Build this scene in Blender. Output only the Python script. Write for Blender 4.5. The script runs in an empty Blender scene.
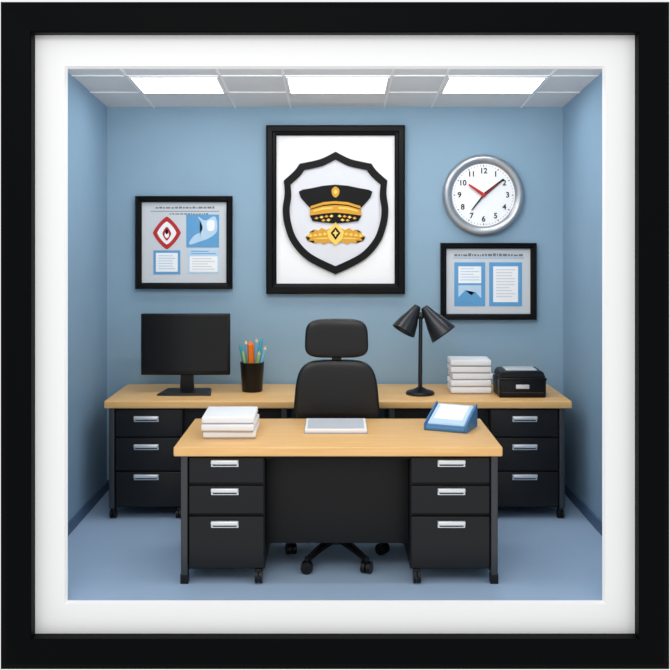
import bpy, bmesh, math, random
from mathutils import Vector, Matrix, Euler
random.seed(4)
scene = bpy.context.scene
scene.view_settings.view_transform = 'Standard'
COL = scene.collection

# ---------------------------------------------------------------- materials
def lin(c):
    c = c / 255.0
    return c / 12.92 if c <= 0.04045 else ((c + 0.055) / 1.055) ** 2.4
def rgb(t):
    return (lin(t[0]), lin(t[1]), lin(t[2]), 1.0)
def material(name, c, rough=0.5, metal=0.0, var=0.0, scale=8.0, bump=0.0, spec=0.5, coat=0.0):
    m = bpy.data.materials.new(name); m.use_nodes = True
    nt = m.node_tree; b = nt.nodes['Principled BSDF']
    b.inputs['Roughness'].default_value = rough
    b.inputs['Metallic'].default_value = metal
    b.inputs['Specular IOR Level'].default_value = spec
    b.inputs['Coat Weight'].default_value = coat
    b.inputs['Base Color'].default_value = rgb(c)
    if var > 0 or bump > 0:
        tc = nt.nodes.new('ShaderNodeTexCoord')
        n = nt.nodes.new('ShaderNodeTexNoise'); n.inputs['Scale'].default_value = scale
        n.inputs['Detail'].default_value = 4
        nt.links.new(tc.outputs['Object'], n.inputs['Vector'])
        if var > 0:
            r = nt.nodes.new('ShaderNodeValToRGB')
            r.color_ramp.elements[0].position = 0.3; r.color_ramp.elements[1].position = 0.7
            a = rgb(c)
            r.color_ramp.elements[0].color = tuple(v * (1 - var) for v in a[:3]) + (1,)
            r.color_ramp.elements[1].color = tuple(min(1, v * (1 + var)) for v in a[:3]) + (1,)
            nt.links.new(n.outputs['Fac'], r.inputs['Fac'])
            nt.links.new(r.outputs['Color'], b.inputs['Base Color'])
        if bump > 0:
            bp = nt.nodes.new('ShaderNodeBump'); bp.inputs['Strength'].default_value = bump
            bp.inputs['Distance'].default_value = 0.01
            nt.links.new(n.outputs['Fac'], bp.inputs['Height'])
            nt.links.new(bp.outputs['Normal'], b.inputs['Normal'])
    return m
def emissive(name, c, s):
    m = bpy.data.materials.new(name); m.use_nodes = True
    b = m.node_tree.nodes['Principled BSDF']
    b.inputs['Base Color'].default_value = rgb(c)
    b.inputs['Emission Color'].default_value = rgb(c)
    b.inputs['Emission Strength'].default_value = s
    return m
def wood(name, c1, c2):
    m = bpy.data.materials.new(name); m.use_nodes = True
    nt = m.node_tree; b = nt.nodes['Principled BSDF']
    b.inputs['Roughness'].default_value = 0.42
    tc = nt.nodes.new('ShaderNodeTexCoord'); mp = nt.nodes.new('ShaderNodeMapping')
    mp.inputs['Scale'].default_value = (1.2, 22, 22)
    n = nt.nodes.new('ShaderNodeTexNoise'); n.inputs['Scale'].default_value = 2.0; n.inputs['Detail'].default_value = 5
    r = nt.nodes.new('ShaderNodeValToRGB')
    r.color_ramp.elements[0].position = 0.3; r.color_ramp.elements[0].color = rgb(c1)
    r.color_ramp.elements[1].position = 0.7; r.color_ramp.elements[1].color = rgb(c2)
    nt.links.new(tc.outputs['Object'], mp.inputs['Vector']); nt.links.new(mp.outputs['Vector'], n.inputs['Vector'])
    nt.links.new(n.outputs['Fac'], r.inputs['Fac']); nt.links.new(r.outputs['Color'], b.inputs['Base Color'])
    return m

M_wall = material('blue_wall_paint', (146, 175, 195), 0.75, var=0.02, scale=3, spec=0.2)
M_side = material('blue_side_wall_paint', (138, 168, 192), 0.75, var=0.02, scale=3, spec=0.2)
M_floor = material('blue_grey_floor', (172, 198, 226), 0.4, var=0.02, scale=4)
M_base = material('navy_baseboard', (76, 102, 134), 0.5)
M_tile = material('ceiling_tile', (232, 232, 232), 0.9, var=0.02, scale=60, bump=0.15)
M_tbar = material('ceiling_grid', (250, 250, 250), 0.6)
M_panel = emissive('light_panel', (255, 255, 255), 7.0)
M_frame = material('black_frame_lacquer', (4, 5, 6), 0.5, var=0.05, scale=30, spec=0.05)
M_pframe = material('black_picture_frame', (5, 5, 6), 0.35, spec=0.15)
M_mat = material('white_mat_board', (246, 246, 246), 0.85, bump=0.03, scale=120, spec=0.2)
M_wood = wood('light_beech', (232, 180, 112), (246, 198, 132))
M_blk = material('black_metal_cabinet', (15, 16, 18), 0.42, spec=0.2)
M_drw = material('black_drawer_front', (25, 26, 28), 0.38, spec=0.25)
M_dark = material('black_recess', (8, 8, 9), 0.6, spec=0.2)
M_mod = material('black_modesty_panel', (13, 13, 15), 0.45, spec=0.25)
M_chrome = material('satin_silver', (226, 229, 232), 0.3, metal=0.4)
M_leg = material('grey_steel_leg', (62, 64, 68), 0.35, metal=0.4)
M_paper = material('white_paper', (242, 243, 245), 0.7)
M_paperg = material('grey_board_gap_shade', (170, 174, 180), 0.8)  # notepad board, and the painted shade between reams
M_grey = material('light_grey_plastic', (200, 203, 208), 0.5)
M_leather = material('black_leather', (12, 13, 15), 0.34, bump=0.08, scale=90, spec=0.4)
M_plast = material('black_plastic', (9, 9, 11), 0.32, spec=0.3)
M_screen = material('monitor_screen', (12, 13, 14), 0.2, spec=0.3)
M_lampm = material('gunmetal_lamp', (50, 51, 54), 0.28, metal=0.6)
M_white = material('white_card', (250, 250, 250), 0.7)
M_artgrey = material('silver_grey_card', (212, 216, 220), 0.6)
M_shieldin = material('shield_field_grey', (226, 226, 231), 0.6)
M_ink = material('black_ink', (6, 6, 7), 0.5, spec=0.2)
M_inkg = material('grey_ink', (120, 126, 134), 0.7)
M_gold = material('gold', (218, 158, 40), 0.35, metal=0.2)
M_gold2 = material('pale_gold', (245, 208, 100), 0.35, metal=0.2)
M_blue = material('print_blue', (96, 162, 210), 0.6)
M_blue2 = material('print_light_blue', (190, 218, 240), 0.6)
M_red = material('print_red', (190, 24, 28), 0.5)
M_rim = material('brushed_silver', (176, 179, 183), 0.3, metal=0.7)
M_bluepl = material('blue_plastic', (70, 126, 176), 0.4)
M_orange = material('orange_pencil', (244, 120, 20), 0.5)
M_teal = material('teal_pencil', (60, 170, 190), 0.5)
M_pblue = material('sky_pencil', (120, 190, 220), 0.5)
M_lid = material('pencil_wood', (232, 200, 150), 0.6)
M_green = material('green_pencil', (150, 190, 120), 0.5)

# ---------------------------------------------------------------- helpers
def group(name, loc):
    e = bpy.data.objects.new(name, None); e.empty_display_size = 0.1
    e.location = loc; COL.objects.link(e); return e
def finish(o, parent):
    COL.objects.link(o)
    if parent is not None:
        o.parent = parent
        o.matrix_parent_inverse = Matrix.LocRotScale(parent.location, parent.rotation_euler, None).inverted()
    return o
def from_bm(bm, name, mat, parent, smooth=False):
    bmesh.ops.recalc_face_normals(bm, faces=bm.faces)
    me = bpy.data.meshes.new(name); bm.to_mesh(me); bm.free()
    me.materials.append(mat)
    if smooth:
        for p in me.polygons: p.use_smooth = True
        try: me.set_sharp_from_angle(angle=math.radians(40))
        except Exception: pass
    return finish(bpy.data.objects.new(name, me), parent)
def box(parent, name, x0, x1, y0, y1, z0, z1, mat, bev=0.0, rz=0.0, rx=0.0, seg=3, center=None):
    bm = bmesh.new(); bmesh.ops.create_cube(bm, size=1)
    bmesh.ops.scale(bm, vec=(x1 - x0, y1 - y0, z1 - z0), verts=bm.verts)
    if bev > 0:
        bmesh.ops.bevel(bm, geom=bm.edges[:], offset=bev, segments=seg, profile=0.5, affect='EDGES')
    c = Vector(((x0 + x1) / 2, (y0 + y1) / 2, (z0 + z1) / 2))
    if rz or rx:
        bmesh.ops.transform(bm, matrix=Matrix.Rotation(rz, 4, 'Z') @ Matrix.Rotation(rx, 4, 'X'), verts=bm.verts)
    bmesh.ops.translate(bm, vec=c, verts=bm.verts)
    return from_bm(bm, name, mat, parent, smooth=bev > 0)
def revolve(parent, name, p0, p1, prof, mat, seg=40, smooth=True):
    """prof: list of (distance along axis in m, radius)"""
    p0 = Vector(p0); p1 = Vector(p1); ax = (p1 - p0).normalized()
    q = Vector((0, 0, 1)).rotation_difference(ax).to_matrix().to_4x4()
    bm = bmesh.new(); rings = []
    for t, r in prof:
        if r < 1e-5:
            rings.append([bm.verts.new((0, 0, t))])
        else:
            rings.append([bm.verts.new((r * math.cos(2 * math.pi * i / seg), r * math.sin(2 * math.pi * i / seg), t)) for i in range(seg)])
    for a, b in zip(rings[:-1], rings[1:]):
        for i in range(seg):
            j = (i + 1) % seg
            if len(a) == 1 and len(b) == 1: continue
            if len(a) == 1: bm.faces.new((a[0], b[i], b[j]))
            elif len(b) == 1: bm.faces.new((a[i], a[j], b[0]))
            else: bm.faces.new((a[i], a[j], b[j], b[i]))
    bmesh.ops.transform(bm, matrix=Matrix.Translation(p0) @ q, verts=bm.verts)
    return from_bm(bm, name, mat, parent, smooth)
def rod(parent, name, p0, p1, r0, r1, mat, seg=20):
    L = (Vector(p1) - Vector(p0)).length
    return revolve(parent, name, p0, p1, [(0, 0), (0, r0), (L, r1), (L, 0)], mat, seg)
def ball(parent, name, c, r, mat, s=(1, 1, 1)):
    bm = bmesh.new(); bmesh.ops.create_uvsphere(bm, u_segments=24, v_segments=14, radius=r)
    bmesh.ops.scale(bm, vec=s, verts=bm.verts); bmesh.ops.translate(bm, vec=c, verts=bm.verts)
    return from_bm(bm, name, mat, parent, True)
def prism(parent, name, pts, y0, y1, mat, holes=None):
    """outline in XZ, extruded along Y (y0 front)"""
    bm = bmesh.new()
    if holes is None:
        f = [bm.verts.new((x, y0, z)) for x, z in pts]; b = [bm.verts.new((x, y1, z)) for x, z in pts]
        bm.faces.new(f); bm.faces.new(b[::-1])
        n = len(f)
        for i in range(n):
            j = (i + 1) % n; bm.faces.new((f[i], f[j], b[j], b[i]))
    else:
        n = len(pts)
        rows = [[bm.verts.new((x, y, z)) for x, z in p] for p, y in ((pts, y1), (pts, y0), (holes, y0), (holes, y1))]
        for a in range(4):
            r, s = rows[a], rows[(a + 1) % 4]
            for i in range(n):
                j = (i + 1) % n; bm.faces.new((r[i], r[j], s[j], s[i]))
    bmesh.ops.triangulate(bm, faces=[f for f in bm.faces if len(f.verts) > 4])
    return from_bm(bm, name, mat, parent)
def rect_frame(parent, name, x0, x1, z0, z1, prof, mat):
    """mitred frame; (x0..z1) is the inner opening; prof = closed list of (outward offset, y)"""
    bm = bmesh.new(); cols = []
    for sx, sz, cx, cz in ((-1, -1, x0, z0), (1, -1, x1, z0), (1, 1, x1, z1), (-1, 1, x0, z1)):
        cols.append([bm.verts.new((cx + sx * t, y, cz + sz * t)) for t, y in prof])
    n = len(prof)
    for c in range(4):
        a, b = cols[c], cols[(c + 1) % 4]
        for i in range(n):
            j = (i + 1) % n; bm.faces.new((a[i], a[j], b[j], b[i]))
    return from_bm(bm, name, mat, parent)
def cushion(parent, name, c, w, d, h, mat, n=4.5, taper=0.0, curve=0.0, cuts=14):
    bm = bmesh.new(); bmesh.ops.create_cube(bm, size=2)
    bmesh.ops.subdivide_edges(bm, edges=bm.edges[:], cuts=cuts, use_grid_fill=True)
    for v in bm.verts:
        x, y, z = v.co
        mx = max(abs(x), abs(y), abs(z)); nn = (abs(x) ** n + abs(y) ** n + abs(z) ** n) ** (1 / n)
        k = mx / nn; x *= k; y *= k; z *= k
        X = x * w / 2 * (1 - taper * (z + 1) / 2)
        v.co = Vector((c[0] + X, c[1] + y * d / 2 + curve * x * x, c[2] + z * h / 2))
    return from_bm(bm, name, mat, parent, True)
def spline(pts, k=6, closed=True):
    out = []; n = len(pts)
    for i in range(n if closed else n - 1):
        p0, p1, p2, p3 = [pts[(i + a) % n] if closed else pts[max(0, min(n - 1, i + a))] for a in (-1, 0, 1, 2)]
        for s in range(k):
            t = s / k
            out.append(tuple(0.5 * ((2 * p1[a]) + (-p0[a] + p2[a]) * t + (2 * p0[a] - 5 * p1[a] + 4 * p2[a] - p3[a]) * t * t + (-p0[a] + 3 * p1[a] - 3 * p2[a] + p3[a]) * t ** 3) for a in (0, 1)))
    if not closed: out.append(pts[-1])
    return out
def text(parent, name, s, loc, size, mat):
    cu = bpy.data.curves.new(name, 'FONT'); cu.body = s; cu.size = size
    cu.align_x = 'CENTER'; cu.align_y = 'CENTER'; cu.extrude = 0.0008; cu.offset = 0.0012
    o = bpy.data.objects.new('tmp', cu); COL.objects.link(o)
    bpy.context.view_layer.update()
    me = bpy.data.meshes.new_from_object(o.evaluated_get(bpy.context.evaluated_depsgraph_get()))
    bpy.data.objects.remove(o)
    me.transform(Matrix.Translation(loc) @ Matrix.Rotation(math.pi / 2, 4, 'X'))
    me.materials.clear(); me.materials.append(mat)
    return finish(bpy.data.objects.new(name, me), parent)

# ---------------------------------------------------------------- room shell
WX = 1.689; YB = 2.14; T = 0.08
def ceil_z(y): return 2.836 + 0.0827 * (YB - y)
box(None, 'floor', -WX, WX, 0.0, YB + T, -0.08, 0.0, M_floor)
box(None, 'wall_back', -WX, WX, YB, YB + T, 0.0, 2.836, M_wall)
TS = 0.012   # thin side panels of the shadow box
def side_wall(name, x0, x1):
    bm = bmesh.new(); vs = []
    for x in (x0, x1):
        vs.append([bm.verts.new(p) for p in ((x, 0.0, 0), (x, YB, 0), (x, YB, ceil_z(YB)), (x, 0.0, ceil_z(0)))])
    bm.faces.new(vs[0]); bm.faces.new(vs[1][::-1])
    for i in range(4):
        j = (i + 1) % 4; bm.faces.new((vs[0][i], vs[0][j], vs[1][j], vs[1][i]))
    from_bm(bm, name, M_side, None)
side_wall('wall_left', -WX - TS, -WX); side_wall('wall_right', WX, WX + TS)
bm = bmesh.new()
lo = [bm.verts.new(p) for p in ((-WX - TS, 0, ceil_z(0)), (WX + TS, 0, ceil_z(0)), (WX + TS, YB + T, ceil_z(YB + T)), (-WX - TS, YB + T, ceil_z(YB + T)))]
hi = [bm.verts.new(v.co + Vector((0, 0, 0.04))) for v in lo]
bm.faces.new(lo); bm.faces.new(hi[::-1])
for i in range(4):
    j = (i + 1) % 4; bm.faces.new((lo[i], lo[j], hi[j], hi[i]))
from_bm(bm, 'ceiling', M_tile, None)
box(None, 'baseboard_left', -WX, -WX + 0.015, 0.0, YB, 0.0, 0.075, M_base, 0.004)
box(None, 'baseboard_right', WX - 0.015, WX, 0.0, YB, 0.0, 0.075, M_base, 0.004)
box(None, 'baseboard_back', -WX + 0.015, WX - 0.015, YB - 0.015, YB, 0.0, 0.075, M_base, 0.004)

def ceil_slab(parent, name, x0, x1, y0, y1, drop0, drop1, mat):
    bm = bmesh.new()
    a = [bm.verts.new((x, y, ceil_z(y) - drop1)) for x, y in ((x0, y0), (x1, y0), (x1, y1), (x0, y1))]
    b = [bm.verts.new((x, y, ceil_z(y) - drop0)) for x, y in ((x0, y0), (x1, y0), (x1, y1), (x0, y1))]
    bm.faces.new(a); bm.faces.new(b[::-1])
    for i in range(4):
        j = (i + 1) % 4; bm.faces.new((a[i], a[j], b[j], b[i]))
    return from_bm(bm, name, mat, parent)
g = group('trim_ceiling_grid', (0, 1, ceil_z(1)))
for i, y in enumerate((0.72, 1.19, 1.655)):
    ceil_slab(g, 'cross_bar_%d' % i, -WX, WX, y - 0.01, y + 0.01, 0, 0.006, M_tbar)
for i, x in enumerate((-1.34, -0.74, -0.33, 0.365, 0.715, 1.38)):
    ceil_slab(g, 'runner_%d' % i, x - 0.007, x + 0.007, 0.0, YB, 0, 0.006, M_tbar)
for i, (x0, x1) in enumerate(((-1.325, -0.755), (-0.315, 0.35), (0.73, 1.365))):
    g = group('ceiling_light_panel' + ('' if i == 0 else '.%03d' % i), ((x0 + x1) / 2, 1.42, ceil_z(1.42)))
    ceil_slab(g, 'diffuser', x0 + 0.012, x1 - 0.012, 1.212, 1.635, 0.0, 0.010, M_panel)
    for k, (a, b, c, d) in enumerate(((x0, x1, 1.2, 1.212), (x0, x1, 1.635, 1.647), (x0, x0 + 0.012, 1.212, 1.635), (x1 - 0.012, x1, 1.212, 1.635))):
        ceil_slab(g, 'trim_strip_%d' % k, a, b, c, d, 0.0, 0.014, M_tbar)

# ---------------------------------------------------------------- shadow-box frame around the room
g = group('shadow_box_frame', (0, -0.05, -0.3))
rect_frame(g, 'mat_board', -1.385, 1.385, 0.001, 2.755,
           [(0.0, -0.004), (0.012, -0.022), (0.30, -0.022), (0.30, -0.004)], M_mat)
rect_frame(g, 'moulding', -1.548, 1.548, -0.163, 2.926,
           [(0.0, -0.023), (0.0, -0.085), (0.006, -0.092), (0.125, -0.097), (0.132, -0.095), (0.153, -0.088), (0.158, -0.08), (0.158, -0.023)], M_frame)

# ---------------------------------------------------------------- desks
def caster(g, name, x, y, h=0.07, r=0.03, mat=M_plast):
    for s in (-1, 1):
        xx = x + s * 0.012
        rod(g, name + '_wheel_%d' % (s + 1), (xx - 0.008, y, r), (xx + 0.008, y, r), r, r, mat, 24)
    rod(g, name + '_axle', (x - 0.014, y, r), (x + 0.014, y, r), 0.007, 0.007, M_leg, 12)
    rod(g, name + '_stem', (x, y, r), (x, y, h + 0.005), 0.008, 0.010, M_leg, 12)
    box(g, name + '_hood', x - 0.016, x + 0.016, y - 0.02, y + 0.02, h - 0.016, h + 0.004, mat, 0.004)
def cabinet(g, name, x0, x1, y0, y1, z0, z1, drawers, hx, hw):
    box(g, name + '_body', x0, x1, y0 + 0.02, y1, z0, z1, M_blk, 0.003)
    for i, (a, b, hz) in enumerate(drawers):
        box(g, name + '_drawer_%d' % i, x0 + 0.004, x1 - 0.004, y0, y0 + 0.024, a, b, M_drw, 0.005)
        # cup handle: back plate, projecting lip, dark finger recess
        box(g, name + '_handle_plate_%d' % i, hx - hw / 2, hx + hw / 2, y0 - 0.006, y0 + 0.001, hz - 0.020, hz + 0.018, M_chrome, 0.003)
        box(g, name + '_handle_lip_%d' % i, hx - hw / 2, hx + hw / 2, y0 - 0.024, y0 - 0.004, hz - 0.004, hz + 0.020, M_chrome, 0.007)
        box(g, name + '_handle_recess_%d' % i, hx - hw / 2 + 0.010, hx + hw / 2 - 0.010, y0 - 0.008, y0 - 0.002, hz - 0.014, hz - 0.007, M_leg, 0.001)

g = group('office_desk', (0.017, 0.6, 0))
box(g, 'desktop', -0.872, 0.905, 0.20, 1.0, 0.698, 0.75, M_wood, 0.008)
dr = [(0.547, 0.686, 0.655), (0.380, 0.531, 0.502), (0.084, 0.364, 0.324)]
cabinet(g, 'left_cabinet', -0.798, -0.383, 0.235, 0.95, 0.074, 0.698, dr, -0.598, 0.150)
cabinet(g, 'right_cabinet', 0.41, 0.845, 0.235, 0.95, 0.074, 0.698, dr, 0.632, 0.150)
box(g, 'left_side_panel', -0.836, -0.800, 0.225, 0.95, 0.05, 0.698, M_leg, 0.004)
box(g, 'right_side_panel', 0.847, 0.883, 0.225, 0.95, 0.05, 0.698, M_leg, 0.004)
box(g, 'modesty_panel', -0.383, 0.41, 0.36, 0.378, 0.18, 0.698, M_mod, 0.003)
box(g, 'apron', -0.383, 0.41, 0.25, 0.27, 0.672, 0.698, M_dark, 0.002)
for nm, x in (('left_foot', -0.818), ('right_foot', 0.865)):
    for k, y in enumerate((0.25, 0.92)):
        box(g, '%s_%d' % (nm, k), x - 0.022, x + 0.022, y - 0.022, y + 0.022, 0.0, 0.055, M_plast, 0.004)
for k, (x, y) in enumerate(((-0.415, 0.25), (-0.415, 0.9), (0.445, 0.25), (0.445, 0.9), (-0.76, 0.9), (0.81, 0.9))):
    caster(g, 'caster_%d' % k, x, y, 0.076, 0.036)

g = group('credenza_desk', (0.02, 1.75, 0))
ZB = 0.789
box(g, 'desktop', -1.532, 1.572, 1.39, 2.115, ZB - 0.05, ZB, M_wood, 0.008)
dr = [(0.548, 0.728, 0.667), (0.322, 0.538, 0.480), (0.082, 0.312, 0.280)]
cabinet(g, 'left_cabinet', -1.465, -1.01, 1.415, 2.07, 0.073, ZB - 0.05, dr, -1.255, 0.165)
cabinet(g, 'right_cabinet', 1.03, 1.49, 1.415, 2.07, 0.073, ZB - 0.05, dr, 1.262, 0.165)
box(g, 'left_side_panel', -1.503, -1.467, 1.405, 2.07, 0.073, ZB - 0.05, M_leg, 0.004)
box(g, 'right_side_panel', 1.492, 1.528, 1.405, 2.07, 0.073, ZB - 0.05, M_leg, 0.004)
box(g, 'left_modesty_panel', -1.01, -0.36, 1.45, 1.47, 0.2, ZB - 0.05, M_mod, 0.003)
box(g, 'right_modesty_panel', 0.40, 1.03, 1.45, 1.47, 0.2, ZB - 0.05, M_mod, 0.003)
box(g, 'left_inner_leg', -0.36, -0.32, 1.43, 2.07, 0.0, ZB - 0.05, M_leg, 0.003)
box(g, 'right_inner_leg', 0.36, 0.40, 1.43, 2.07, 0.0, ZB - 0.05, M_leg, 0.003)
for k, (x, y) in enumerate(((-1.48, 1.44), (-1.48, 2.03), (-1.04, 1.44), (-1.04, 2.03), (1.06, 1.44), (1.06, 2.03), (1.505, 1.44), (1.505, 2.03))):
    caster(g, 'caster_%d' % k, x, y)

# ---------------------------------------------------------------- office chair
CX, CY = 0.01, 0.63
g = group('office_chair', (CX, CY, 0))
for k in range(5):
    a = math.radians(-126 + 72 * k)
    ex, ey = CX + 0.285 * math.cos(a), CY + 0.285 * math.sin(a)
    n = 10; bm = bmesh.new(); rings = []
    px, py = -math.sin(a), math.cos(a)
    for i in range(n):
        t = i / (n - 1); r = 0.03 + t * 0.255
        zt = 0.145 - 0.060 * t ** 1.6; w = 0.028 - 0.010 * t; h = 0.036 - 0.016 * t
        c = (CX + r * math.cos(a), CY + r * math.sin(a))
        rings.append([bm.verts.new((c[0] + px * s * w, c[1] + py * s * w, z)) for s, z in ((-1, zt - h), (1, zt - h), (0.9, zt - 0.008), (0.5, zt), (-0.5, zt), (-0.9, zt - 0.008))])
    for A, B in zip(rings[:-1], rings[1:]):
        for i in range(6):
            j = (i + 1) % 6; bm.faces.new((A[i], A[j], B[j], B[i]))
    bm.faces.new(rings[0]); bm.faces.new(rings[-1][::-1])
    from_bm(bm, 'base_leg_%d' % k, M_plast, g, True)
    for s in (-1, 1):
        o = Vector((math.cos(a + 0.6), math.sin(a + 0.6), 0))
        c = Vector((ex, ey, 0.034)) + o * 0.016 * s
        rod(g, 'wheel_%d_%d' % (k, s + 1), c - o * 0.012, c + o * 0.012, 0.034, 0.034, M_plast, 24)
    rod(g, 'wheel_stem_%d' % k, (ex, ey, 0.03), (ex, ey, 0.09), 0.010, 0.012, M_plast)
revolve(g, 'hub', (CX, CY, 0.095), (CX, CY, 1), [(0, 0), (0, 0.036), (0.05, 0.036), (0.065, 0.026), (0.065, 0)], M_plast)
rod(g, 'gas_lift', (CX, CY, 0.14), (CX, CY, 0.42), 0.022, 0.018, M_plast)
box(g, 'tilt_mechanism', CX - 0.1, CX + 0.1, CY - 0.08, CY + 0.2, 0.395, 0.43, M_plast, 0.01)
cushion(g, 'seat', (CX, CY + 0.09, 0.475), 0.50, 0.48, 0.10, M_leather, n=4)
box(g, 'back_bracket', CX - 0.04, CX + 0.04, CY + 0.17, CY + 0.555, 0.405, 0.425, M_plast, 0.008)
box(g, 'back_upright', CX - 0.04, CX + 0.04, CY + 0.525, CY + 0.55, 0.405, 1.0, M_plast, 0.008)
cushion(g, 'backrest', (CX, 1.12, 0.80), 0.585, 0.09, 0.60, M_leather, n=4.5, taper=0.15, curve=-0.02)
box(g, 'headrest_post', CX - 0.03, CX + 0.03, 1.11, 1.135, 1.02, 1.22, M_plast, 0.006)
cushion(g, 'headrest', (CX, 1.11, 1.237), 0.41, 0.085, 0.245, M_leather, n=4.2, taper=0.06, curve=-0.02)

# ---------------------------------------------------------------- things on the credenza
g = group('computer_monitor', (-1.035, 1.72, ZB))
box(g, 'bezel', -1.35, -0.73, 1.70, 1.735, 0.915, 1.342, M_plast, 0.008)
box(g, 'screen', -1.333, -0.747, 1.697, 1.702, 0.945, 1.325, M_screen)
box(g, 'rear_housing', -1.2, -0.88, 1.735, 1.765, 1.0, 1.26, M_plast, 0.012)
prism(g, 'neck', [(-1.085, ZB + 0.01), (-0.985, ZB + 0.01), (-0.995, 0.99), (-1.075, 0.99)], 1.738, 1.765, M_plast)
bm = bmesh.new()
A = [(-1.225, 1.59), (-0.845, 1.59), (-0.875, 1.85), (-1.195, 1.85)]
lo = [bm.verts.new((x, y, ZB)) for x, y in A]; hi = [bm.verts.new((-1.035 + (x + 1.035) * 0.94, 1.72 + (y - 1.72) * 0.94, ZB + 0.016)) for x, y in A]
bm.faces.new(lo[::-1]); bm.faces.new(hi)
for i in range(4):
    j = (i + 1) % 4; bm.faces.new((lo[i], lo[j], hi[j], hi[i]))
bmesh.ops.bevel(bm, geom=bm.edges[:], offset=0.005, segments=2, affect='EDGES')
from_bm(bm, 'base_plate', M_plast, g)

g = group('pencil_cup', (-0.583, 1.79, ZB))
revolve(g, 'cup', (-0.583, 1.79, ZB), (-0.583, 1.79, 2), [(0, 0), (0, 0.068), (0.006, 0.072), (0.195, 0.084), (0.205, 0.086), (0.207, 0.080), (0.195, 0.078), (0.02, 0.064), (0.02, 0)], M_plast)
for k, (dx, dy, tx, ty, L, m) in enumerate(((-0.03, 0, -0.082, 0.0, 0.34, M_teal), (-0.01, 0.02, -0.045, 0.0, 0.36, M_pblue), (0.0, -0.02, -0.008, -0.04, 0.36, M_orange),
                                            (0.02, 0.03, 0.028, 0.02, 0.37, M_pblue), (0.03, 0.02, 0.062, 0.02, 0.375, M_teal), (0.03, -0.02, 0.090, -0.01, 0.32, M_pblue), (-0.03, -0.03, -0.06, -0.03, 0.29, M_green), (0.02, -0.03, 0.05, -0.04, 0.29, M_green))):
    a = Vector((-0.583 + dx * 0.6, 1.79 + dy * 0.6, ZB + 0.03)); b = Vector((-0.583 + tx, 1.79 + ty, ZB + L - 0.025)); d = (b - a).normalized()
    rr = 0.024 if m is M_orange else 0.0125
    rod(g, 'pencil_%d' % k, a, b, rr, rr, m, 6)
    rod(g, 'pencil_tip_%d' % k, b, b + d * 0.022, rr, 0.003, m if m is M_orange or k % 2 == 0 else M_lid, 6)

LX, LY = 0.588, 1.66
g = group('desk_lamp', (LX, LY, ZB))
revolve(g, 'base', (LX, LY, ZB), (LX, LY, 2), [(0, 0), (0, 0.098), (0.010, 0.1), (0.022, 0.092), (0.034, 0.05), (0.05, 0.02), (0.052, 0)], M_plast)
rod(g, 'pole', (LX, LY, ZB + 0.04), (LX + 0.004, LY, 1.325), 0.015, 0.013, M_lampm)
ball(g, 'joint', (LX + 0.004, LY, 1.33), 0.026, M_lampm)
def shade(nm, a, b, r0, r1):
    a = Vector(a); b = Vector(b); L = (b - a).length
    revolve(g, nm, a, b, [(-0.03, 0), (-0.03, r0 * 0.7), (-0.005, r0), (L * 0.2, r0 * 1.35), (L * 0.55, r0 + (r1 - r0) * 0.62), (L, r1), (L, r1 - 0.004), (L * 0.55, r0 + (r1 - r0) * 0.62 - 0.004), (L * 0.1, r0 * 0.9), (L * 0.1, 0)], M_lampm, 48)
    ball(g, nm + '_bulb', a + (b - a) * 0.6, 0.028, M_paper)
shade('left_shade', (0.556, LY, 1.372), (0.470, LY - 0.04, 1.230), 0.032, 0.086)
shade('right_shade', (0.632, LY, 1.366), (0.748, LY - 0.04, 1.205), 0.034, 0.098)
rod(g, 'left_arm', (LX + 0.004, LY, 1.33), (0.556, LY, 1.372), 0.012, 0.012, M_lampm)
rod(g, 'right_arm', (LX + 0.004, LY, 1.33), (0.632, LY, 1.366), 0.012, 0.012, M_lampm)

def stack(name, cx, cy, z, w, d, layers, h, jit=0.008):
    z += 0.001
    g = group(name, (cx, cy, z))
    for i in range(layers):
        jx, jy, a = random.uniform(-jit, jit), random.uniform(-jit, jit), random.uniform(-0.03, 0.03)
        z0 = z + i * h
        box(g, 'gap_shade_%d' % i, cx + jx - w / 2 + 0.008, cx + jx + w / 2 - 0.008, cy + jy - d / 2 + 0.008, cy + jy + d / 2 - 0.008, z0, z0 + h * 0.25, M_paperg, 0, rz=a)  # darker inset slab, colours in the shadow line between reams
        box(g, 'ream_%d' % i, cx + jx - w / 2, cx + jx + w / 2, cy + jy - d / 2, cy + jy + d / 2, z0 + h * 0.2, z0 + h, M_paper, 0.006, rz=a)
    return g
stack('paper_stack', 0.944, 1.77, ZB, 0.280, 0.23, 5, 0.047, 0.006)

g = group('storage_box', (1.27, 1.65, ZB))
box(g, 'body', 1.11, 1.428, 1.515, 1.775, ZB, ZB + 0.125, M_plast, 0.010)
box(g, 'front_lip', 1.107, 1.431, 1.508, 1.53, ZB + 0.115, ZB + 0.135, M_plast, 0.006)
bm = bmesh.new()
A = [(1.11, 1.515), (1.428, 1.515), (1.428, 1.775), (1.11, 1.775)]
lo = [bm.verts.new((x, y, ZB + 0.13)) for x, y in A]; hi = [bm.verts.new((1.269 + (x - 1.269) * 0.88, 1.645 + (y - 1.645) * 0.9, ZB + 0.178)) for x, y in A]
bm.faces.new(lo[::-1]); bm.faces.new(hi)
for i in range(4):
    j = (i + 1) % 4; bm.faces.new((lo[i], lo[j], hi[j], hi[i]))
bmesh.ops.bevel(bm, geom=bm.edges[:], offset=0.008, segments=3, affect='EDGES')
from_bm(bm, 'lid', M_plast, g, True)
box(g, 'lid_inlay', 1.165, 1.375, 1.56, 1.73, ZB + 0.177, ZB + 0.184, M_grey, 0.002)
box(g, 'front_latch', 1.222, 1.312, 1.502, 1.518, ZB + 0.062, ZB + 0.090, M_chrome, 0.004)
box(g, 'drawer_seam', 1.13, 1.408, 1.5125, 1.52, ZB + 0.034, ZB + 0.038, M_leg)

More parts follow.
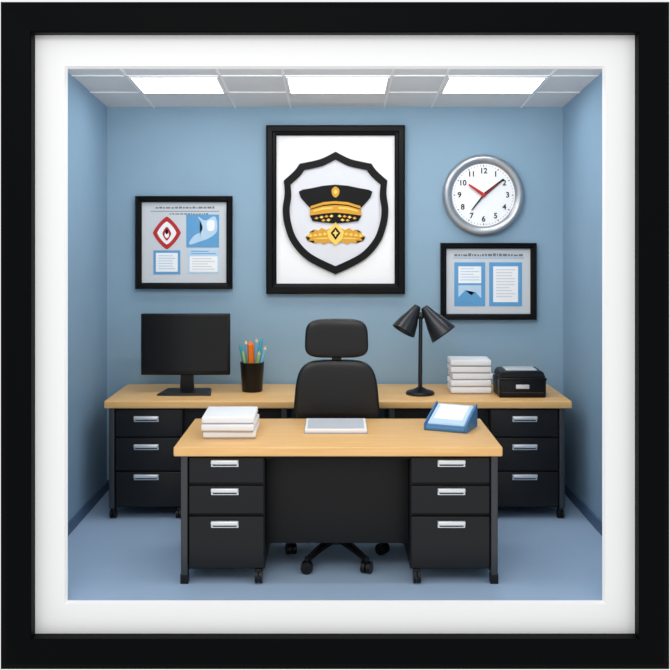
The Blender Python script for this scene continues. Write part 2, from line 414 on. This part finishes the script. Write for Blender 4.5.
# ---------------------------------------------------------------- things on the front desk
stack('paper_stack.001', -0.605, 0.555, 0.75, 0.295, 0.34, 3, 0.041, 0.012)
g = group('notepad', (0.005, 0.70, 0.75))
box(g, 'backing_board', -0.178, 0.188, 0.535, 0.875, 0.75, 0.756, M_paperg, 0.002)
box(g, 'pages', -0.174, 0.184, 0.539, 0.871, 0.756, 0.776, M_paper, 0.004)
box(g, 'cover_sheet', -0.160, 0.170, 0.556, 0.855, 0.776, 0.7785, M_grey)

g = group('document_tray', (0.69, 0.73, 0.75))
R = Matrix.Translation((0.685, 0.70, 0.75)) @ Matrix.Rotation(math.radians(-24), 4, 'Z')
def wedge(nm, w, y0, y1, h0, h1, zb0, zb1, mat, bev):
    bm = bmesh.new()
    prof = [(y0, zb0), (y0, h0), (y1, h1), (y1, zb1)]
    a = [bm.verts.new((-w / 2, y, z)) for y, z in prof]; b = [bm.verts.new((w / 2, y, z)) for y, z in prof]
    bm.faces.new(a); bm.faces.new(b[::-1])
    for i in range(4):
        j = (i + 1) % 4; bm.faces.new((a[i], a[j], b[j], b[i]))
    bmesh.ops.bevel(bm, geom=bm.edges[:], offset=bev, segments=3, affect='EDGES')
    bmesh.ops.transform(bm, matrix=R, verts=bm.verts)
    from_bm(bm, nm, mat, g, True)
wedge('wedge_base', 0.25, -0.12, 0.12, 0.030, 0.125, 0, 0, M_bluepl, 0.009)
wedge('paper_pad', 0.222, -0.100, 0.105, 0.044, 0.1255, 0.02, 0.10, M_blue2, 0.004)
wedge('top_sheet', 0.176, -0.055, 0.088, 0.066, 0.123, 0.035, 0.10, M_white, 0.002)
# low blue side cheeks around the sheets
for nm, s in (('left_cheek', -1), ('right_cheek', 1)):
    bm = bmesh.new()
    prof = [(-0.118, 0.0), (-0.118, 0.042), (0.118, 0.136), (0.118, 0.0)]
    a = [bm.verts.new((s * 0.119, y, z)) for y, z in prof]; b = [bm.verts.new((s * 0.129, y, z)) for y, z in prof]
    bm.faces.new(a); bm.faces.new(b[::-1])
    for i in range(4):
        j = (i + 1) % 4; bm.faces.new((a[i], a[j], b[j], b[i]))
    bmesh.ops.bevel(bm, geom=bm.edges[:], offset=0.003, segments=2, affect='EDGES')
    bmesh.ops.transform(bm, matrix=R, verts=bm.verts)
    from_bm(bm, nm, M_bluepl, g, True)

# ---------------------------------------------------------------- pictures and clock on the wall
def picture_frame(nm, x0, x1, z0, z1, t, card):
    g = group(nm, ((x0 + x1) / 2, YB - 0.02, (z0 + z1) / 2))
    yb = YB - 0.001
    rect_frame(g, 'moulding', x0 + t, x1 - t, z0 + t, z1 - t,
               [(0, yb), (0, yb - 0.034), (t * 0.15, yb - 0.040), (t * 0.3, yb - 0.042), (t * 0.42, yb - 0.050), (t * 0.85, yb - 0.052), (t, yb - 0.044), (t, yb)], M_pframe)
    box(g, 'backing_card', x0 + t * 0.6, x1 - t * 0.6, yb - 0.012, yb - 0.002, z0 + t * 0.6, z1 - t * 0.6, card)
    return g
YC = YB - 0.0132
S = 1 / 136.0

# police emblem picture
g = picture_frame('emblem_picture_frame', -0.507, 0.515, 1.454, 2.697, 0.075, M_white)
cx, cz = 0.004, 2.0755
half = [(0, 58), (14, 51), (28, 47.5), (36, 46), (41, 39), (52, 29), (51, 16), (53, 0), (51, -16), (44, -34), (28, -51), (0, -65)]
def smooth_half(h):
    segs = spline(h[:4], 5, False)[:-1] + spline(h[3:6], 4, False)[:-1] + spline(h[5:], 5, False)
    pts = segs + [(-x, y) for x, y in segs[-2:0:-1]]
    return pts
sh = smooth_half(half)
outer = [(cx + x * S, cz + y * S) for x, y in sh]
k = 0.87
inner = [(cx + x * k * S, cz + (y * k - 0.3) * S) for x, y in sh]
prism(g, 'shield_border', outer, YC - 0.022, YC, M_ink, inner)
prism(g, 'shield_field', inner, YC - 0.006, YC, M_shieldin)
y1 = YC - 0.006
def art(nm, pts, depth, mat, y=None, closed_spline=0):
    if closed_spline: pts = spline(pts, closed_spline)
    yy = y1 if y is None else y
    prism(g, nm, [(cx + x * S, cz + z * S) for x, z in pts], yy - depth, yy, mat)
def sym(h): return h + [(-x, y) for x, y in h[::-1] if abs(x) > 1e-6]
art('cap_crown', sym([(0, 25), (12, 24), (24, 21.5), (33, 20), (37, 18), (35, 12), (29, 5), (24, 0), (0, 3)]), 0.010, M_ink)
art('cap_band', sym([(0, 8.5), (12, 7.5), (25, 3.5), (26, -6), (12, -4), (0, -3)]), 0.012, M_gold)
art('cap_band_braid', sym([(0, 5.8), (12, 4.8), (25.3, 0.8), (25.5, -0.2), (12, 3.6), (0, 4.6)]), 0.013, M_ink)
for s in (-1, 1):
    art('band_highlight_%d' % (s + 1), [(s * 3, 2.6), (s * 12, 2), (s * 22, -0.8), (s * 22, -2.2), (s * 12, 0.2), (s * 3, 0.8)], 0.014, M_gold2)
art('cap_visor', sym([(0, -3), (12, -4), (26, -6), (23, -11.5), (12, -13), (0, -14)]), 0.012, M_ink)
for s in (-1, 1):
    for i, (x, z) in enumerate(((2, -6.5), (7, -6.8), (12, -7.6), (17, -8.6), (5, -10.4), (10, -10.8))):
        art('visor_leaf_%d_%d' % (s + 1, i), [(s * x, z), (s * (x + 2), z + 1.5), (s * (x + 4.2), z - 0.3), (s * (x + 2), z - 1.4)], 0.014, M_gold if i % 2 else M_gold2)
art('cap_badge', spline([(0, 23), (3.8, 20), (3.2, 15), (0, 12), (-3.2, 15), (-3.8, 20)], 3), 0.015, M_gold)
art('cap_badge_centre', [(1.8 * math.cos(i), 17.8 + 2.3 * math.sin(i)) for i in [j * math.pi / 6 for j in range(12)]], 0.017, M_gold2)
# one winged badge: two broad solid wings with feather notches, flame in the middle
for s in (-1, 1):
    art('wing_%d' % (s + 1), [(s * x, z) for x, z in ((0, -20), (6, -18.5), (9, -20.5), (14, -18.5), (17, -21), (21, -20), (22.5, -23), (26, -22.5), (26.5, -25.5), (30, -27), (25, -28.5), (28, -31.5), (21, -31), (22, -34), (15, -32.5), (12, -35), (7, -32.5), (0, -35))], 0.008, M_gold)
    for i in range(4):
        x = 8.5 + i * 4.8; z = -24.6 - 0.6 * i
        art('feather_%d_%d' % (s + 1, i), [(s * x, z), (s * (x + 2.5), z + 1.8), (s * (x + 4.4), z - 0.4), (s * (x + 2.2), z - 1.2)], 0.010, M_gold2)
    art('wing_ridge_%d' % (s + 1), [(s * 8, -28), (s * 16, -28.3), (s * 24, -29.6), (s * 16, -29.6), (s * 8, -29.4)], 0.010, M_gold2)
art('badge_flame', [(0, -12.5), (4, -17), (8.5, -22), (7, -29), (0, -36.5), (-7, -29), (-8.5, -22), (-4, -17)], 0.013, M_gold2)
art('badge_diamond', [(0, -17.5), (5, -23.5), (0, -30.5), (-5, -23.5)], 0.0145, M_ink)
art('badge_star', [(0, -20), (1.2, -22.5), (3, -23.5), (1.2, -24.8), (0, -27.5), (-1.2, -24.8), (-3, -23.5), (-1.2, -22.5)], 0.016, M_gold2)

def rct(nm, a, b, c, d, mat, depth):
    prism(g, nm, [(cx + a * S, cz + c * S), (cx + b * S, cz + c * S), (cx + b * S, cz + d * S), (cx + a * S, cz + d * S)], YC - depth, YC, mat)
def lines(nm, a, b, z0, n, step, mat, depth, h=0.8):
    for i in range(n):
        bb = b - (b - a) * random.choice((0, 0, 0.15, 0.3))
        rct('%s_%d' % (nm, i), a, bb, z0 - i * step - h, z0 - i * step, mat, depth)
def dashes(nm, a, b, z0, h, mat, depth):
    x = a; i = 0
    while x < b - 2:
        w = random.choice((1.2, 2.0, 3.0, 4.2)); rct('%s_%d' % (nm, i), x, min(x + w, b), z0, z0 + h * random.uniform(0.6, 1), mat, depth); x += w + 0.9; i += 1

g = picture_frame('notice_picture_frame', -1.471, -0.757, 1.491, 2.175, 0.044, M_artgrey)
cx, cz = -1.114, 1.833
dashes('heading', -29, 31, 34, 2.2, M_inkg, 0.0015)
rct('heading_rule', -34, 35, 31, 31.6, M_inkg, 0.0015)
dashes('subheading', -15, 24, 28, 1.5, M_inkg, 0.0015)
def rdiamond(c, r, rz, e=1.7):
    p = []
    for i in range(48):
        a = 2 * math.pi * (i + 0.5) / 48
        ca, sa = math.cos(a), math.sin(a)
        p.append((c[0] + r * math.copysign(abs(ca) ** e, ca), c[1] + rz * math.copysign(abs(sa) ** e, sa)))
    return p
def disc(nm, pts, d, m): prism(g, nm, [(cx + x * S, cz + z * S) for x, z in pts], YC - d, YC, m)
disc('sign_diamond', rdiamond((-17.5, 9.5), 14, 16.5, 1.6), 0.003, M_red)
disc('sign_field', rdiamond((-17.5, 9.5), 9.6, 11.5, 1.55), 0.004, M_white)
disc('sign_mark', rdiamond((-17.5, 8.8), 4.4, 7.0, 1.5), 0.005, M_red)
disc('sign_mark_field', rdiamond((-17.5, 7.6), 2.2, 3.2, 1.0), 0.0055, M_white)
disc('sign_dot', rdiamond((-17.5, 10.8), 1.5, 2.6, 1.0), 0.006, M_ink)
rct('map_card', 2, 35, -5, 28, M_blue, 0.003)
disc('map_shape', spline([(14, 26), (21, 22), (31, 26), (33, 12), (26, 5), (16, 1), (5, -2), (9, 6), (17, 11), (18, 17)], 4), 0.004, M_blue2)
disc('map_inlet', spline([(23, 21), (30, 22), (30, 13), (24, 12)], 4), 0.005, M_white)
rct('form_card', -31, -4, -32, -8, M_blue, 0.003); rct('form_page', -28.5, -6.5, -29.5, -10.5, M_white, 0.004)
lines('form_line', -26, -9, -13, 6, 2.6, M_blue2, 0.005)
rct('letter_card', 4, 35, -31, -7, M_blue2, 0.003); rct('letter_page', 5.5, 33.5, -29.5, -14, M_white, 0.004)
lines('letter_top_line', 7, 32, -8.5, 2, 2.4, M_blue, 0.004); lines('letter_line', 8, 31, -16, 5, 2.6, M_artgrey, 0.005)

g = picture_frame('certificate_picture_frame', 0.779, 1.485, 1.263, 1.829, 0.042, M_artgrey)
cx, cz = 1.132, 1.546
dashes('heading', -34, 35, 25, 3.0, M_inkg, 0.0015)
rct('heading_rule', -35, 36, 23, 23.6, M_blue, 0.0015)
rct('left_card', -34, -3, -25, 19, M_blue, 0.003)
rct('left_sheet', -30, -7, -2, 15, M_white, 0.005); rct('left_image', -30, -7, -21, -4, M_blue2, 0.004)
disc('left_image_shape', [(-30, -21), (-30, -16), (-23, -9), (-17, -14), (-13, -11), (-7, -17), (-7, -21)], 0.005, M_blue)
lines('left_line', -28, -9, 13, 5, 2.8, M_blue2, 0.006)
rct('right_card', 1, 34, -25, 19, M_blue, 0.003); rct('right_page', 5, 30, -21, 15, M_white, 0.004)
lines('right_line', 8, 27, 12, 10, 3.0, M_artgrey, 0.005)

# wall clock
CXK, CZK, RK = 1.095, 2.182, 0.301
g = group('wall_clock', (CXK, YB - 0.03, CZK))
revolve(g, 'rim', (CXK, YB - 0.001, CZK), (CXK, 0, CZK), [(0, 0), (0, RK * 0.96), (0.025, RK), (0.045, RK * 0.985), (0.058, RK * 0.93), (0.058, RK * 0.87), (0.046, RK * 0.80), (0.030, RK * 0.76), (0.030, 0)], M_rim, 96)
revolve(g, 'dial', (CXK, YB - 0.030, CZK), (CXK, 0, CZK), [(0, 0), (0, RK * 0.77), (0.004, RK * 0.77), (0.004, 0)], M_white, 64)
yd = YB - 0.0352
for h in range(12):
    a = math.radians(30 * h)
    n = 12 if h == 0 else h
    text(g, 'numeral_%d' % n, str(n), (CXK + RK * 0.59 * math.sin(a), yd, CZK + RK * 0.59 * math.cos(a)), 0.056, M_ink)
for m in range(60):
    a = math.radians(6 * m); L = 0.012 if m % 5 == 0 else 0.008; w = 0.003 if m % 5 == 0 else 0.0012
    d = Vector((math.sin(a), math.cos(a))); p = Vector((d.y, -d.x)); c = Vector((CXK, CZK))
    r1 = RK * 0.735; r0 = r1 - L
    prism(g, 'tick_%d' % m, [tuple(c + d * r0 - p * w), tuple(c + d * r0 + p * w), tuple(c + d * r1 + p * w), tuple(c + d * r1 - p * w)], yd - 0.001, yd + 0.001, M_ink)
def hand(nm, dx, dz, w0, w1, mat, y, tail=0.0):
    c = Vector((CXK, CZK)); v = Vector((dx, dz)); L = v.length; d = v / L; p = Vector((d.y, -d.x))
    prism(g, nm, [tuple(c - d * tail - p * w0), tuple(c - d * tail + p * w0), tuple(c + d * L + p * w1), tuple(c + d * L - p * w1)], y - 0.003, y, mat)
hand('minute_hand', 20 * S, 16 * S, 0.012, 0.006, M_ink, yd - 0.004)
hand('hour_hand', -12 * S, -15 * S, 0.007, 0.004, M_ink, yd - 0.008, 0.02)
hand('alarm_hand', -15 * S, 10.5 * S, 0.013, 0.006, M_red, yd - 0.012)
hand('second_hand', 15 * S, 12 * S, 0.003, 0.002, M_red, yd - 0.016, 0.02)
revolve(g, 'hand_cap', (CXK, yd, CZK), (CXK, 0, CZK), [(0, 0), (0, 0.015), (0.020, 0.015), (0.023, 0.01), (0.023, 0)], M_red, 32)

# ---------------------------------------------------------------- light
w = bpy.data.worlds.new('world'); scene.world = w; w.use_nodes = True
w.node_tree.nodes['Background'].inputs['Color'].default_value = (0.99, 0.993, 1.0, 1)
w.node_tree.nodes['Background'].inputs['Strength'].default_value = 0.91
def area(nm, loc, target, sx, sy, power):
    l = bpy.data.lights.new(nm, 'AREA'); l.shape = 'RECTANGLE'; l.size = sx; l.size_y = sy; l.energy = power
    o = bpy.data.objects.new(nm, l); COL.objects.link(o); o.location = loc
    o.rotation_euler = (Vector(target) - Vector(loc)).to_track_quat('-Z', 'Y').to_euler()
area('hidden_fill_light', (0, 0.08, 2.84), (0, 2.1, 1.5), 3.0, 0.12, 17)  # unseen fill added behind the mat top to brighten ceiling and back wall
area('front_fill_light', (-0.8, -4.5, 4.4), (0, 1.5, 1.2), 2.5, 1.5, 62)  # unseen area light added above the camera for even frontal light

# ---------------------------------------------------------------- camera (view camera with lens fall)
cam = bpy.data.cameras.new('camera'); co = bpy.data.objects.new('camera', cam); COL.objects.link(co)
cam.sensor_width = 36.0; cam.lens = 36.0 * 964 / 670
cam.shift_y = -103 / 670
co.location = (0, -5.0, 1.91); co.rotation_euler = (math.pi / 2, 0, 0)
scene.camera = co
